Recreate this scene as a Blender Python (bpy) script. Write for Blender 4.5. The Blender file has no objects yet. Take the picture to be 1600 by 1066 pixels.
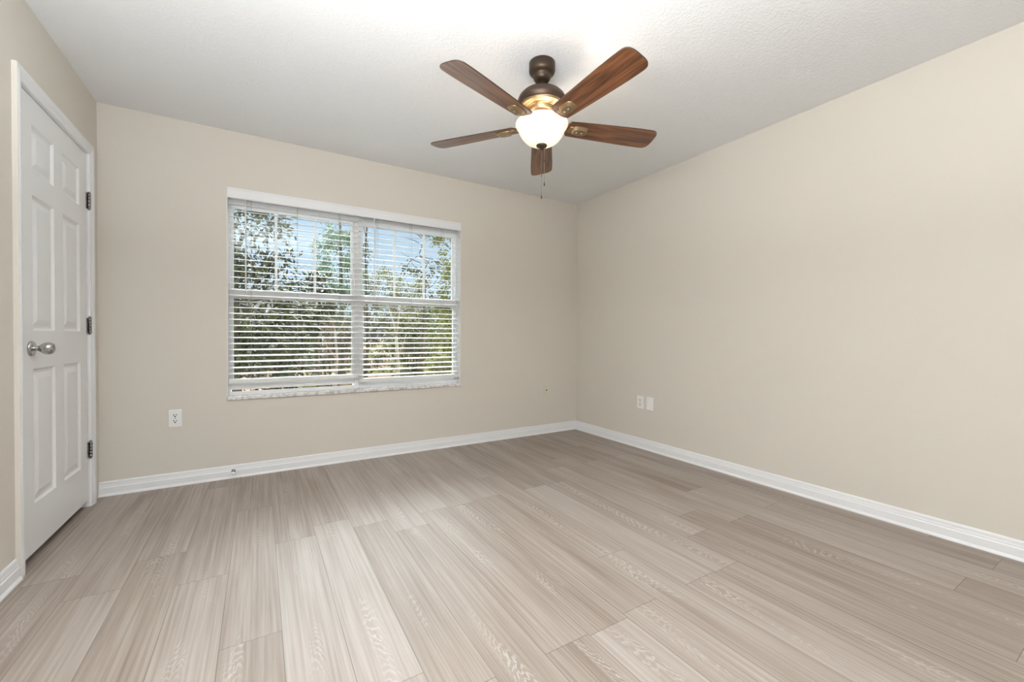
import bpy, bmesh, math, random
from mathutils import Vector, Matrix

# ------------------------------------------------------------------ camera, sky, sun, exposure
C = bpy.context.scene.collection
scene = bpy.context.scene
F_PX, YAW, PITCH, ROLL = 652.05, 0.543824, -0.011135, 0.004178
CAM = Vector((0.0, 0.0, 1.008))
H = 2.44            # ceiling height
YB = 3.538          # window wall
XL = -0.857         # door wall
XR = 2.958          # plain wall
YR = -3.0          # wall behind the viewer

fw = Vector((math.sin(YAW)*math.cos(PITCH), math.cos(YAW)*math.cos(PITCH), math.sin(PITCH)))
rt = Vector((math.cos(YAW), -math.sin(YAW), 0.0))
up = rt.cross(fw)
rt2 = rt*math.cos(ROLL) + up*math.sin(ROLL)
up2 = up*math.cos(ROLL) - rt*math.sin(ROLL)
cam_data = bpy.data.cameras.new('camera')
cam_data.sensor_fit = 'HORIZONTAL'
cam_data.sensor_width = 36.0
cam_data.lens = F_PX/1600.0*36.0
cam_data.clip_start = 0.02
cam_data.clip_end = 300.0
cam = bpy.data.objects.new('camera', cam_data)
M = Matrix((rt2, up2, -fw)).transposed().to_4x4()
M.translation = CAM
cam.matrix_world = M
C.objects.link(cam)
scene.camera = cam

vs = scene.view_settings
vs.view_transform = 'Standard'
vs.look = 'None'
vs.gamma = 1.0
vs.use_curve_mapping = False
vs.exposure = 0.04

SKY_LOW, SKY_HIGH = 1.0, 62.0
world = bpy.data.worlds.new('sky')
scene.world = world
world.use_nodes = True
wn, wl = world.node_tree.nodes, world.node_tree.links
wn.clear()
w_out = wn.new('ShaderNodeOutputWorld')
w_bg = wn.new('ShaderNodeBackground')
w_tc = wn.new('ShaderNodeTexCoord')
w_sep = wn.new('ShaderNodeSeparateXYZ')
w_ramp = wn.new('ShaderNodeValToRGB')
w_str = wn.new('ShaderNodeMapRange')
w_ramp.color_ramp.elements[0].position = 0.0
w_ramp.color_ramp.elements[0].color = (0.70, 0.84, 0.98, 1)
w_ramp.color_ramp.elements[1].position = 0.5
w_ramp.color_ramp.elements[1].color = (0.92, 0.96, 1.0, 1)
e = w_ramp.color_ramp.elements.new(0.25)
e.color = (0.56, 0.75, 0.96, 1)
w_str.inputs['From Min'].default_value = 0.915
w_str.inputs['From Max'].default_value = 0.975
w_str.inputs['To Min'].default_value = SKY_LOW
w_str.inputs['To Max'].default_value = SKY_HIGH
# bright lobe added to the sky above the view, lighting slats and floor
w_dot = wn.new('ShaderNodeVectorMath')
w_dot.operation = 'DOT_PRODUCT'
w_dot.inputs[1].default_value = Vector((0.05, 0.74, 0.67)).normalized()
w_nrm = wn.new('ShaderNodeVectorMath')
w_nrm.operation = 'NORMALIZE'
wl.new(w_tc.outputs['Generated'], w_nrm.inputs[0])
wl.new(w_nrm.outputs[0], w_dot.inputs[0])
wl.new(w_dot.outputs['Value'], w_str.inputs['Value'])
wl.new(w_tc.outputs['Generated'], w_sep.inputs[0])
wl.new(w_sep.outputs['Z'], w_ramp.inputs[0])
wl.new(w_ramp.outputs[0], w_bg.inputs['Color'])
wl.new(w_str.outputs[0], w_bg.inputs['Strength'])
wl.new(w_bg.outputs[0], w_out.inputs[0])

def lamp(name, kind, loc, energy, color, **kw):
    d = bpy.data.lights.new(name, kind)
    d.energy = energy
    d.color = color
    for k, v in kw.items():
        setattr(d, k, v)
    o = bpy.data.objects.new(name, d)
    o.location = loc
    C.objects.link(o)
    return o

def aim(o, d):
    o.rotation_euler = Vector(d).to_track_quat('-Z', 'Y').to_euler()

sun = lamp('sun', 'SUN', (20, -20, 30), 2.4, (1.0, 0.95, 0.86), angle=0.02)
aim(sun, (-0.62, 0.50, -0.62))
# added fill lamp, no such source known, bounced off the ceiling above the viewer
fill_area = lamp('added_bounce_fill', 'AREA', (-0.10, 0.02, 1.55), 140.0, (0.92, 0.965, 1.0), shape='RECTANGLE', size=1.4, size_y=1.6)
aim(fill_area, (0.0, 0.0, 1.0))
# the window is a portal for the sky
por = lamp('window_portal', 'AREA', (0.694, YB+0.22, 1.29), 1.0, (1, 1, 1), shape='RECTANGLE', size=1.85, size_y=1.55)
por.data.cycles.is_portal = True
aim(por, (0, -1, 0))

# ------------------------------------------------------------------ helpers
def mat(name, color=(0.8, 0.8, 0.8), rough=0.5, metal=0.0, spec=0.5, **kw):
    m = bpy.data.materials.new(name)
    m.use_nodes = True
    b = m.node_tree.nodes['Principled BSDF']
    b.inputs['Base Color'].default_value = (*color, 1)
    b.inputs['Roughness'].default_value = rough
    b.inputs['Metallic'].default_value = metal
    b.inputs['Specular IOR Level'].default_value = spec
    for k, v in kw.items():
        b.inputs[k.replace('_', ' ')].default_value = v
    return m

def nd(m, kind, **kw):
    n = m.node_tree.nodes.new(kind)
    for k, v in kw.items():
        setattr(n, k, v)
    return n

def ln(m, a, b):
    m.node_tree.links.new(a, b)

def bsdf(m):
    return m.node_tree.nodes['Principled BSDF']

def add_bump(m, scale, strength, distance=0.002, detail=3.0, coord='Object', ramp=None):
    tc = nd(m, 'ShaderNodeTexCoord')
    nz = nd(m, 'ShaderNodeTexNoise')
    nz.inputs['Scale'].default_value = scale
    nz.inputs['Detail'].default_value = detail
    bp = nd(m, 'ShaderNodeBump')
    bp.inputs['Strength'].default_value = strength
    bp.inputs['Distance'].default_value = distance
    ln(m, tc.outputs[coord], nz.inputs['Vector'])
    src = nz.outputs['Fac']
    if ramp:
        r = nd(m, 'ShaderNodeValToRGB')
        r.color_ramp.elements[0].position = ramp[0]
        r.color_ramp.elements[1].position = ramp[1]
        ln(m, src, r.inputs[0])
        src = r.outputs[0]
    ln(m, src, bp.inputs['Height'])
    ln(m, bp.outputs[0], bsdf(m).inputs['Normal'])
    return nz

class MB:
    """collects faces and links them as one mesh object"""
    def __init__(self):
        self.v, self.f, self.mi, self.sm = [], [], [], []
    def add(self, vs_, fs, mi=0, smooth=False, mx=None):
        o = len(self.v)
        for p in vs_:
            p = Vector(p)
            self.v.append(mx @ p if mx is not None else p)
        for q in fs:
            self.f.append([i+o for i in q])
            self.mi.append(mi)
            self.sm.append(smooth)
        return self
    def box(self, x0, x1, y0, y1, z0, z1, mi=0, mx=None):
        v = [(x, y, z) for z in (z0, z1) for y in (y0, y1) for x in (x0, x1)]
        f = [(0, 2, 3, 1), (4, 5, 7, 6), (0, 1, 5, 4), (2, 6, 7, 3), (0, 4, 6, 2), (1, 3, 7, 5)]
        return self.add(v, f, mi, False, mx)
    def lathe(self, prof, n=48, mi=0, mx=None, smooth=True):
        vs_, fs = [], []
        for r, z in prof:
            for i in range(n):
                a = 2*math.pi*i/n
                vs_.append((r*math.cos(a), r*math.sin(a), z))
        for j in range(len(prof)-1):
            for i in range(n):
                a, b = j*n+i, j*n+(i+1) % n
                fs.append((a, a+n, b+n, b))
        return self.add(vs_, fs, mi, smooth, mx)
    def tube(self, pts, r, n=8, mi=0, mx=None, caps=True):
        pts = [Vector(p) for p in pts]
        rs = r if isinstance(r, (list, tuple)) else [r]*len(pts)
        vs_, fs = [], []
        prev = None
        for k, p in enumerate(pts):
            t = (pts[min(k+1, len(pts)-1)] - pts[max(k-1, 0)]).normalized()
            ref = prev if prev is not None else (Vector((0, 0, 1)) if abs(t.z) < 0.9 else Vector((1, 0, 0)))
            u = (ref - t*ref.dot(t)).normalized()
            prev = u
            w = t.cross(u)
            for i in range(n):
                a = 2*math.pi*i/n
                vs_.append(p + (u*math.cos(a)+w*math.sin(a))*rs[k])
        for k in range(len(pts)-1):
            for i in range(n):
                a, b = k*n+i, k*n+(i+1) % n
                fs.append((a, b, b+n, a+n))
        if caps:
            fs.append(tuple(range(n-1, -1, -1)))
            fs.append(tuple((len(pts)-1)*n+i for i in range(n)))
        return self.add(vs_, fs, mi, True, mx)
    def prism(self, outline, d0, d1, mi=0, mx=None):
        """outline: list of (a,b) in the local XY plane, extruded along local Z"""
        n = len(outline)
        vs_ = [(a, b, d0) for a, b in outline] + [(a, b, d1) for a, b in outline]
        fs = [tuple(range(n-1, -1, -1)), tuple(range(n, 2*n))]
        for i in range(n):
            j = (i+1) % n
            fs.append((i, j, j+n, i+n))
        return self.add(vs_, fs, mi, False, mx)
    def build(self, name, mats, parent=None, loc=None, bevel=0.0, seg=2, rot=None, autosmooth=None):
        me = bpy.data.meshes.new(name)
        me.from_pydata([tuple(p) for p in self.v], [], self.f)
        mats = mats if isinstance(mats, (list, tuple)) else [mats]
        for m in mats:
            me.materials.append(m)
        for p, i, s in zip(me.polygons, self.mi, self.sm):
            p.material_index = i
            p.use_smooth = s
        bm = bmesh.new()
        bm.from_mesh(me)
        bmesh.ops.remove_doubles(bm, verts=bm.verts, dist=1e-6)
        bmesh.ops.recalc_face_normals(bm, faces=bm.faces)
        bm.to_mesh(me)
        bm.free()
        o = bpy.data.objects.new(name, me)
        C.objects.link(o)
        if parent is not None:
            o.parent = parent
        if loc is not None:
            o.location = loc
        if rot is not None:
            o.rotation_euler = rot
        if bevel > 0:
            b = o.modifiers.new('bevel', 'BEVEL')
            b.width = bevel
            b.segments = seg
            b.limit_method = 'ANGLE'
            b.angle_limit = math.radians(40)
        return o

def empty(name, loc, rot=None):
    o = bpy.data.objects.new(name, None)
    o.empty_display_size = 0.1
    o.location = loc
    if rot:
        o.rotation_euler = rot
    C.objects.link(o)
    return o

def tag(o, label, cat, group=None, kind=None):
    o['label'] = label
    o['category'] = cat
    if group:
        o['group'] = group
    if kind:
        o['kind'] = kind
    return o

def structure(o, label=None, cat=None):
    o['kind'] = 'structure'
    if label:
        o['label'] = label
    if cat:
        o['category'] = cat
    return o

def copy_tree(o, parent=None):
    c = o.copy()
    C.objects.link(c)
    if parent is not None:
        c.parent = parent
    for ch in list(o.children):
        copy_tree(ch, c)
    return c

# ------------------------------------------------------------------ materials
m_wall = mat('wall_paint', (0.735, 0.687, 0.612), 0.75, spec=0.25)
add_bump(m_wall, 260, 0.10, 0.0015)
m_ceil = mat('ceiling_paint', (0.87, 0.875, 0.88), 0.9, spec=0.1)
add_bump(m_ceil, 90, 0.24, 0.005, 4.0, ramp=(0.42, 0.62))
m_trim = mat('trim_paint', (0.87, 0.87, 0.88), 0.38, spec=0.4)
m_door = mat('door_paint', (0.86, 0.86, 0.86), 0.42, spec=0.4)
m_vinyl = mat('vinyl_white', (0.92, 0.92, 0.925), 0.35, spec=0.4)
m_plate = mat('plate_white', (0.90, 0.895, 0.88), 0.35)
m_dark = mat('slot_dark', (0.02, 0.018, 0.015), 0.6)
m_void = mat('void_shade', (0.05, 0.045, 0.04), 0.9)  # near-black colour standing in for the shade behind the door
m_nickel = mat('satin_nickel', (0.52, 0.51, 0.49), 0.22, metal=1.0)
m_hinge = mat('hinge_nickel', (0.30, 0.29, 0.28), 0.38, metal=1.0)
m_bronze = mat('bronze_dark', (0.070, 0.046, 0.030), 0.42, metal=0.6)
m_bronze_in = mat('bronze_ring', (0.36, 0.25, 0.14), 0.40, metal=0.8)
m_chain = mat('chain_brass', (0.40, 0.34, 0.26), 0.35, metal=1.0)
m_exterior = mat('stucco_outside', (0.55, 0.50, 0.44), 0.9, spec=0.1)

# slats let a little light through
m_slat = bpy.data.materials.new('slat_white')
m_slat.use_nodes = True
b = bsdf(m_slat)
b.inputs['Base Color'].default_value = (0.88, 0.88, 0.87, 1)
b.inputs['Roughness'].default_value = 0.45
tr = nd(m_slat, 'ShaderNodeBsdfTranslucent')
tr.inputs[0].default_value = (0.90, 0.90, 0.86, 1)
mx_ = nd(m_slat, 'ShaderNodeMixShader')
mx_.inputs[0].default_value = 0.18
ln(m_slat, b.outputs[0], mx_.inputs[1])
ln(m_slat, tr.outputs[0], mx_.inputs[2])
ln(m_slat, mx_.outputs[0], m_slat.node_tree.nodes['Material Output'].inputs[0])

# clear pane
m_glass = bpy.data.materials.new('pane_glass')
m_glass.use_nodes = True
m_glass.node_tree.nodes.remove(bsdf(m_glass))
gt = nd(m_glass, 'ShaderNodeBsdfTransparent')
gt.inputs[0].default_value = (0.95, 0.97, 0.96, 1)
gg = nd(m_glass, 'ShaderNodeBsdfGlossy')
gg.inputs['Roughness'].default_value = 0.02
gf = nd(m_glass, 'ShaderNodeFresnel')
gf.inputs[0].default_value = 1.45
gm = nd(m_glass, 'ShaderNodeMixShader')
ln(m_glass, gf.outputs[0], gm.inputs[0])
ln(m_glass, gt.outputs[0], gm.inputs[1])
ln(m_glass, gg.outputs[0], gm.inputs[2])
ln(m_glass, gm.outputs[0], m_glass.node_tree.nodes['Material Output'].inputs[0])

# marble sill
m_marble = mat('sill_marble', (0.78, 0.77, 0.75), 0.25)
tc = nd(m_marble, 'ShaderNodeTexCoord')
nz = nd(m_marble, 'ShaderNodeTexNoise')
nz.inputs['Scale'].default_value = 45
nz.inputs['Detail'].default_value = 6
cr = nd(m_marble, 'ShaderNodeValToRGB')
cr.color_ramp.elements[0].position = 0.38
cr.color_ramp.elements[0].color = (0.56, 0.54, 0.52, 1)
cr.color_ramp.elements[1].position = 0.56
cr.color_ramp.elements[1].color = (0.82, 0.81, 0.79, 1)
ln(m_marble, tc.outputs['Object'], nz.inputs['Vector'])
ln(m_marble, nz.outputs['Fac'], cr.inputs[0])
ln(m_marble, cr.outputs[0], bsdf(m_marble).inputs['Base Color'])

# frosted lamp glass
m_bowl = bpy.data.materials.new('bowl_glass')
m_bowl.use_nodes = True
b = bsdf(m_bowl)
b.inputs['Base Color'].default_value = (0.92, 0.88, 0.80, 1)
b.inputs['Roughness'].default_value = 0.35
b.inputs['Emission Color'].default_value = (1.0, 0.80, 0.55, 1)
b.inputs['Emission Strength'].default_value = 0.40
tr = nd(m_bowl, 'ShaderNodeBsdfTranslucent')
tr.inputs[0].default_value = (0.80, 0.71, 0.58, 1)
mx_ = nd(m_bowl, 'ShaderNodeMixShader')
mx_.inputs[0].default_value = 0.035
ln(m_bowl, b.outputs[0], mx_.inputs[1])
ln(m_bowl, tr.outputs[0], mx_.inputs[2])
ln(m_bowl, mx_.outputs[0], m_bowl.node_tree.nodes['Material Output'].inputs[0])

# walnut blades, grain along local X
m_walnut = mat('blade_walnut', (0.2, 0.08, 0.03), 0.34, spec=0.5, Coat_Weight=0.5, Coat_Roughness=0.22)
tc = nd(m_walnut, 'ShaderNodeTexCoord')
oi = nd(m_walnut, 'ShaderNodeObjectInfo')
mp = nd(m_walnut, 'ShaderNodeMapping')
mp.inputs['Scale'].default_value = (2.2, 34, 20)
va = nd(m_walnut, 'ShaderNodeVectorMath', operation='MULTIPLY_ADD')
va.inputs[1].default_value = (1, 1, 1)
cx = nd(m_walnut, 'ShaderNodeCombineXYZ')
ml = nd(m_walnut, 'ShaderNodeMath', operation='MULTIPLY')
ml.inputs[1].default_value = 37.0
ln(m_walnut, oi.outputs['Random'], ml.inputs[0])
ln(m_walnut, ml.outputs[0], cx.inputs[0])
ln(m_walnut, tc.outputs['Object'], va.inputs[0])
ln(m_walnut, cx.outputs[0], va.inputs[2])
ln(m_walnut, va.outputs[0], mp.inputs['Vector'])
nz = nd(m_walnut, 'ShaderNodeTexNoise')
nz.inputs['Scale'].default_value = 1.6
nz.inputs['Detail'].default_value = 5
nz.inputs['Distortion'].default_value = 0.9
ln(m_walnut, mp.outputs[0], nz.inputs['Vector'])
cr = nd(m_walnut, 'ShaderNodeValToRGB')
cr.color_ramp.elements[0].position = 0.36
cr.color_ramp.elements[0].color = (0.085, 0.030, 0.012, 1)
cr.color_ramp.elements[1].position = 0.66
cr.color_ramp.elements[1].color = (0.27, 0.105, 0.042, 1)
ln(m_walnut, nz.outputs['Fac'], cr.inputs[0])
ln(m_walnut, cr.outputs[0], bsdf(m_walnut).inputs['Base Color'])
m_blade_edge = mat('blade_edge', (0.035, 0.018, 0.010), 0.4)

# vinyl oak planks: UV = metres along / across the plank, second UV = plank random + position in plank
m_floor = mat('oak_planks', (0.5, 0.42, 0.35), 0.5, spec=0.36)
uv = nd(m_floor, 'ShaderNodeUVMap'); uv.uv_map = 'grain'
ue = nd(m_floor, 'ShaderNodeUVMap'); ue.uv_map = 'edge'
at = nd(m_floor, 'ShaderNodeAttribute'); at.attribute_name = 'plank'
# fine streaks
mp1 = nd(m_floor, 'ShaderNodeMapping'); mp1.inputs['Scale'].default_value = (1.0, 62, 1)
n1 = nd(m_floor, 'ShaderNodeTexNoise'); n1.inputs['Scale'].default_value = 1.5; n1.inputs['Detail'].default_value = 6; n1.inputs['Roughness'].default_value = 0.62
ln(m_floor, uv.outputs[0], mp1.inputs[0]); ln(m_floor, mp1.outputs[0], n1.inputs['Vector'])
# broad tone drift
mp2 = nd(m_floor, 'ShaderNodeMapping'); mp2.inputs['Scale'].default_value = (0.9, 9, 1)
n2 = nd(m_floor, 'ShaderNodeTexNoise'); n2.inputs['Scale'].default_value = 1.3; n2.inputs['Detail'].default_value = 3
ln(m_floor, uv.outputs[0], mp2.inputs[0]); ln(m_floor, mp2.outputs[0], n2.inputs['Vector'])
# cathedral grain: nested parabolas along the middle of a plank, broken up by noise
def mth(op, a, b_=None, c_=None):
    n_ = nd(m_floor, 'ShaderNodeMath', operation=op)
    for i_, v_ in enumerate((a, b_, c_)):
        if v_ is None:
            continue
        if isinstance(v_, (int, float)):
            n_.inputs[i_].default_value = v_
        else:
            ln(m_floor, v_, n_.inputs[i_])
    return n_.outputs[0]
ac = nd(m_floor, 'ShaderNodeAttribute'); ac.attribute_name = 'across'
su = nd(m_floor, 'ShaderNodeSeparateXYZ'); ln(m_floor, uv.outputs[0], su.inputs[0])
mp3 = nd(m_floor, 'ShaderNodeMapping'); mp3.inputs['Scale'].default_value = (3.0, 14.0, 1)
n3 = nd(m_floor, 'ShaderNodeTexNoise'); n3.inputs['Scale'].default_value = 1.6; n3.inputs['Detail'].default_value = 4; n3.inputs['Roughness'].default_value = 0.6
ln(m_floor, uv.outputs[0], mp3.inputs[0]); ln(m_floor, mp3.outputs[0], n3.inputs['Vector'])
mp5 = nd(m_floor, 'ShaderNodeMapping'); mp5.inputs['Scale'].default_value = (0.9, 0.0, 1)
n5 = nd(m_floor, 'ShaderNodeTexNoise'); n5.inputs['Scale'].default_value = 1.5; n5.inputs['Detail'].default_value = 2
ln(m_floor, uv.outputs[0], mp5.inputs[0]); ln(m_floor, mp5.outputs[0], n5.inputs['Vector'])
ctr = mth('MULTIPLY_ADD', n5.outputs['Fac'], 1.0, -0.02)            # wandering centre line, ~0.5
dv = mth('MULTIPLY', mth('SUBTRACT', ac.outputs['Fac'], ctr), 4.2)
par = mth('MULTIPLY', mth('MULTIPLY', dv, dv), 2.2)
ph = mth('ADD', mth('MULTIPLY_ADD', su.outputs[0], 26.0, par), mth('MULTIPLY', n3.outputs['Fac'], 6.5))
sn = mth('SINE', mth('MULTIPLY', ph, 6.2832))
r3 = nd(m_floor, 'ShaderNodeValToRGB'); r3.color_ramp.elements[0].position = 0.30; r3.color_ramp.elements[1].position = 0.85
ln(m_floor, sn, r3.inputs[0])
side = nd(m_floor, 'ShaderNodeMapRange'); side.inputs['From Min'].default_value = 0.55; side.inputs['From Max'].default_value = 1.25
side.inputs['To Min'].default_value = 1.0; side.inputs['To Max'].default_value = 0.0
ln(m_floor, mth('ABSOLUTE', dv), side.inputs['Value'])
mp4 = nd(m_floor, 'ShaderNodeMapping'); mp4.inputs['Scale'].default_value = (1.1, 6, 1); mp4.inputs['Location'].default_value = (5, 3, 0)
n4 = nd(m_floor, 'ShaderNodeTexNoise'); n4.inputs['Scale'].default_value = 1.5; n4.inputs['Detail'].default_value = 2
ln(m_floor, uv.outputs[0], mp4.inputs[0]); ln(m_floor, mp4.outputs[0], n4.inputs['Vector'])
r4 = nd(m_floor, 'ShaderNodeValToRGB'); r4.color_ramp.elements[0].position = 0.52; r4.color_ramp.elements[1].position = 0.66
ln(m_floor, n4.outputs['Fac'], r4.inputs[0])
mk = nd(m_floor, 'ShaderNodeMath', operation='MULTIPLY')
ln(m_floor, mth('MULTIPLY', r3.outputs[0], side.outputs[0]), mk.inputs[0]); ln(m_floor, r4.outputs[0], mk.inputs[1])
# tone = plank random + drift + streaks
t1 = nd(m_floor, 'ShaderNodeMath', operation='MULTIPLY_ADD'); t1.inputs[1].default_value = 0.20
t2 = nd(m_floor, 'ShaderNodeMath', operation='MULTIPLY_ADD'); t2.inputs[1].default_value = 0.55
t3 = nd(m_floor, 'ShaderNodeMath', operation='MULTIPLY_ADD'); t3.inputs[1].default_value = 0.95; t3.inputs[2].default_value = -0.35
ln(m_floor, n1.outputs['Fac'], t3.inputs[0])
ln(m_floor, n2.outputs['Fac'], t2.inputs[0]); ln(m_floor, t3.outputs[0], t2.inputs[2])
ln(m_floor, at.outputs['Fac'], t1.inputs[0]); ln(m_floor, t2.outputs[0], t1.inputs[2])
rc = nd(m_floor, 'ShaderNodeValToRGB')
rc.color_ramp.elements[0].position = 0.18; rc.color_ramp.elements[0].color = (0.238, 0.183, 0.145, 1)
rc.color_ramp.elements[1].position = 0.92; rc.color_ramp.elements[1].color = (0.501, 0.453, 0.420, 1)
e = rc.color_ramp.elements.new(0.5); e.color = (0.364, 0.304, 0.260, 1)
ln(m_floor, t1.outputs[0], rc.inputs[0])
mxc = nd(m_floor, 'ShaderNodeMix'); mxc.data_type = 'RGBA'
mxc.inputs[7].default_value = (0.568, 0.528, 0.502, 1)
mk2 = nd(m_floor, 'ShaderNodeMath', operation='MULTIPLY'); mk2.inputs[1].default_value = 0.6
ln(m_floor, mk.outputs[0], mk2.inputs[0]); ln(m_floor, mk2.outputs[0], mxc.inputs[0]); ln(m_floor, rc.outputs[0], mxc.inputs[6])
# joints
sx = nd(m_floor, 'ShaderNodeSeparateXYZ'); ln(m_floor, ue.outputs[0], sx.inputs[0])
mn = nd(m_floor, 'ShaderNodeMath', operation='MINIMUM'); ln(m_floor, sx.outputs[0], mn.inputs[0]); ln(m_floor, sx.outputs[1], mn.inputs[1])
gr = nd(m_floor, 'ShaderNodeMapRange'); gr.inputs['From Min'].default_value = 0.0005; gr.inputs['From Max'].default_value = 0.0016
gr.inputs['To Min'].default_value = 0.5; gr.inputs['To Max'].default_value = 1.0
ln(m_floor, mn.outputs[0], gr.inputs['Value'])
mg = nd(m_floor, 'ShaderNodeMix'); mg.data_type = 'RGBA'; mg.blend_type = 'MULTIPLY'; mg.inputs[0].default_value = 1.0
ln(m_floor, mxc.outputs[2], mg.inputs[6]); ln(m_floor, gr.outputs[0], mg.inputs[7])
ln(m_floor, mg.outputs[2], bsdf(m_floor).inputs['Base Color'])
bp = nd(m_floor, 'ShaderNodeBump'); bp.inputs['Strength'].default_value = 0.12; bp.inputs['Distance'].default_value = 0.0015
ln(m_floor, n1.outputs['Fac'], bp.inputs['Height']); ln(m_floor, bp.outputs[0], bsdf(m_floor).inputs['Normal'])

# ------------------------------------------------------------------ room shell
def build_floor():
    rng = random.Random(5)
    W, L = 0.1775, 1.225
    x_seam = 0.063
    known = {-3: 2.434, -4: 2.21, 0: 2.305, 1: 2.42, 2: 2.295, 4: 1.065, 5: 1.056, 6: 1.078, 8: 2.30, 9: 1.069, 10: 1.33, 14: 1.33}
    x0, x1, y0, y1 = -1.75, XR+0.1, YR-0.1, YB+0.05
    verts, faces, grain, edge, rnd, acr = [], [], [], [], [], []
    k = math.floor((x0-x_seam)/W)
    while x_seam + k*W < x1:
        xa, xb = x_seam+k*W, x_seam+(k+1)*W
        off = known.get(k, rng.uniform(0, L))
        n = math.floor((y0-off)/L)
        while off+n*L < y1:
            ya, yb = off+n*L, off+(n+1)*L
            r = rng.random()
            gu, gv = rng.uniform(0, 50), rng.uniform(0, 50)
            ca, cb, da, db = max(xa, x0), min(xb, x1), max(ya, y0), min(yb, y1)
            if db > da and cb > ca:
                # split the plank into a grid whose border carries the distance to the nearest joint
                xs = sorted({ca, cb, min(max(xa+0.004, ca), cb), min(max(xb-0.004, ca), cb)})
                ys = sorted({da, db, min(max(ya+0.004, da), db), min(max(yb-0.004, da), db)})
                for i in range(len(xs)-1):
                    for j in range(len(ys)-1):
                        q = [(xs[i], ys[j]), (xs[i+1], ys[j]), (xs[i+1], ys[j+1]), (xs[i], ys[j+1])]
                        o = len(verts)
                        verts += [(x, y, 0.0) for x, y in q]
                        faces.append((o, o+1, o+2, o+3))
                        grain += [(gu+y, gv+x-xa) for x, y in q]
                        edge += [(min(x-xa, xb-x), min(y-ya, yb-y)) for x, y in q]
                        rnd += [r]*4
                        acr += [(x-xa)/W for x, y in q]
            n += 1
        k += 1
    me = bpy.data.meshes.new('floor')
    me.from_pydata(verts, [], faces)
    u1 = me.uv_layers.new(name='grain')
    u2 = me.uv_layers.new(name='edge')
    for i, l in enumerate(me.loops):
        u1.data[i].uv = grain[l.vertex_index]
        u2.data[i].uv = edge[l.vertex_index]
    a = me.attributes.new('plank', 'FLOAT', 'POINT')
    for i, r in enumerate(rnd):
        a.data[i].value = r
    a2 = me.attributes.new('across', 'FLOAT', 'POINT')
    for i, r in enumerate(acr):
        a2.data[i].value = r
    me.materials.append(m_floor)
    o = bpy.data.objects.new('floor', me)
    C.objects.link(o)
    structure(o, 'pale greige oak plank floor running towards the window', 'floor')
    return o
build_floor()
structure(MB().box(-1.85, XR+0.2, YR-0.2, YB+0.25, -0.25, -0.004).build('floor_slab', m_void))

structure(MB().box(-1.85, XR+0.2, YR-0.2, YB+0.25, H, H+0.2).build('ceiling', m_ceil), 'white textured ceiling', 'ceiling')

# window wall, with the opening
WX0, WX1, WZ0, WZ1 = -0.195, 1.583, 0.575, 2.04
wb = MB()
TW = 0.20
wb.box(-1.85, WX0, YB, YB+TW, 0, H)
wb.box(WX1, XR+0.2, YB, YB+TW, 0, H)
wb.box(WX0, WX1, YB, YB+TW, 0, WZ0-0.026)
wb.box(WX0, WX1, YB, YB+TW, WZ1, H)
structure(wb.build('wall_back', m_wall), 'beige window wall', 'wall')
# returns of the opening, daylight on them put into a white colour
rv = MB()
rv.box(WX0, WX0+0.003, YB+0.001, YB+0.075, WZ0, WZ1)
rv.box(WX1-0.003, WX1, YB+0.001, YB+0.075, WZ0, WZ1)
rv.box(WX0, WX1, YB+0.001, YB+0.075, WZ1-0.003, WZ1)
structure(rv.build('trim_1', m_vinyl), 'returns of the window opening, daylight put into their white colour', 'trim')
structure(MB().box(XR, XR+0.2, YR-0.2, YB, 0, H).build('wall_right', m_wall), 'plain beige wall on the right', 'wall')
structure(MB().box(-1.85, XR, YR-0.2, YR, 0, H).build('wall_rear', m_wall), 'beige wall behind the viewer', 'wall')
DY0, DY1, DZ1 = 2.556, 3.372, 2.068      # door opening
wl_ = MB()
wl_.box(XL-0.12, XL, YR, DY0, 0, H)
wl_.box(XL-0.12, XL, DY1, YB, 0, H)
wl_.box(XL-0.12, XL, DY0, DY1, DZ1, H)
structure(wl_.build('wall_left', m_wall), 'beige wall with the white door', 'wall')
cl = MB()  # added enclosure, keeps outdoor light from coming in under the door
cl.box(-1.85, -1.70, YR, YB, 0, H)
cl.box(-1.70, XL-0.12, 2.30, 2.36, 0, H)
structure(cl.build('wall_closet_block', m_void), 'added enclosure behind the door, shade put into its dark colour', 'wall')

# baseboards
BB = [(0, 0), (0.0215, 0), (0.0212, 0.005), (0.0180, 0.011), (0.0145, 0.016), (0.0140, 0.052), (0.0105, 0.058), (0.0105, 0.064),
      (0.0085, 0.070), (0.0075, 0.082), (0.0045, 0.0895), (0, 0.0900)]
def baseboard(name, a, b, inward, label):
    """a, b: (x,y) along the wall; inward: unit vector into the room"""
    a, b, n = Vector((*a, 0)), Vector((*b, 0)), Vector((*inward, 0))
    mb = MB()
    k = len(BB)
    vs_ = [a+n*d+Vector((0, 0, z)) for d, z in BB] + [b+n*d+Vector((0, 0, z)) for d, z in BB]
    fs = [(i, (i+1) % k, (i+1) % k+k, i+k) for i in range(k)]
    fs += [tuple(range(k)), tuple(range(2*k-1, k-1, -1))]
    mb.add(vs_, fs)
    return structure(mb.build(name, m_trim), label, 'baseboard')
baseboard('baseboard_back', (XL+0.001, YB), (XR, YB), (0, -1), 'white moulded baseboard under the window wall')
baseboard('baseboard_right', (XR, YB), (XR, YR), (-1, 0), 'white moulded baseboard along the plain right wall')
baseboard('baseboard_left', (XL, YR), (XL, 2.500), (1, 0), 'white moulded baseboard in front of the door')
baseboard('baseboard_rear', (XL, YR), (XR, YR), (0, 1), 'white moulded baseboard behind the viewer')

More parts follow.
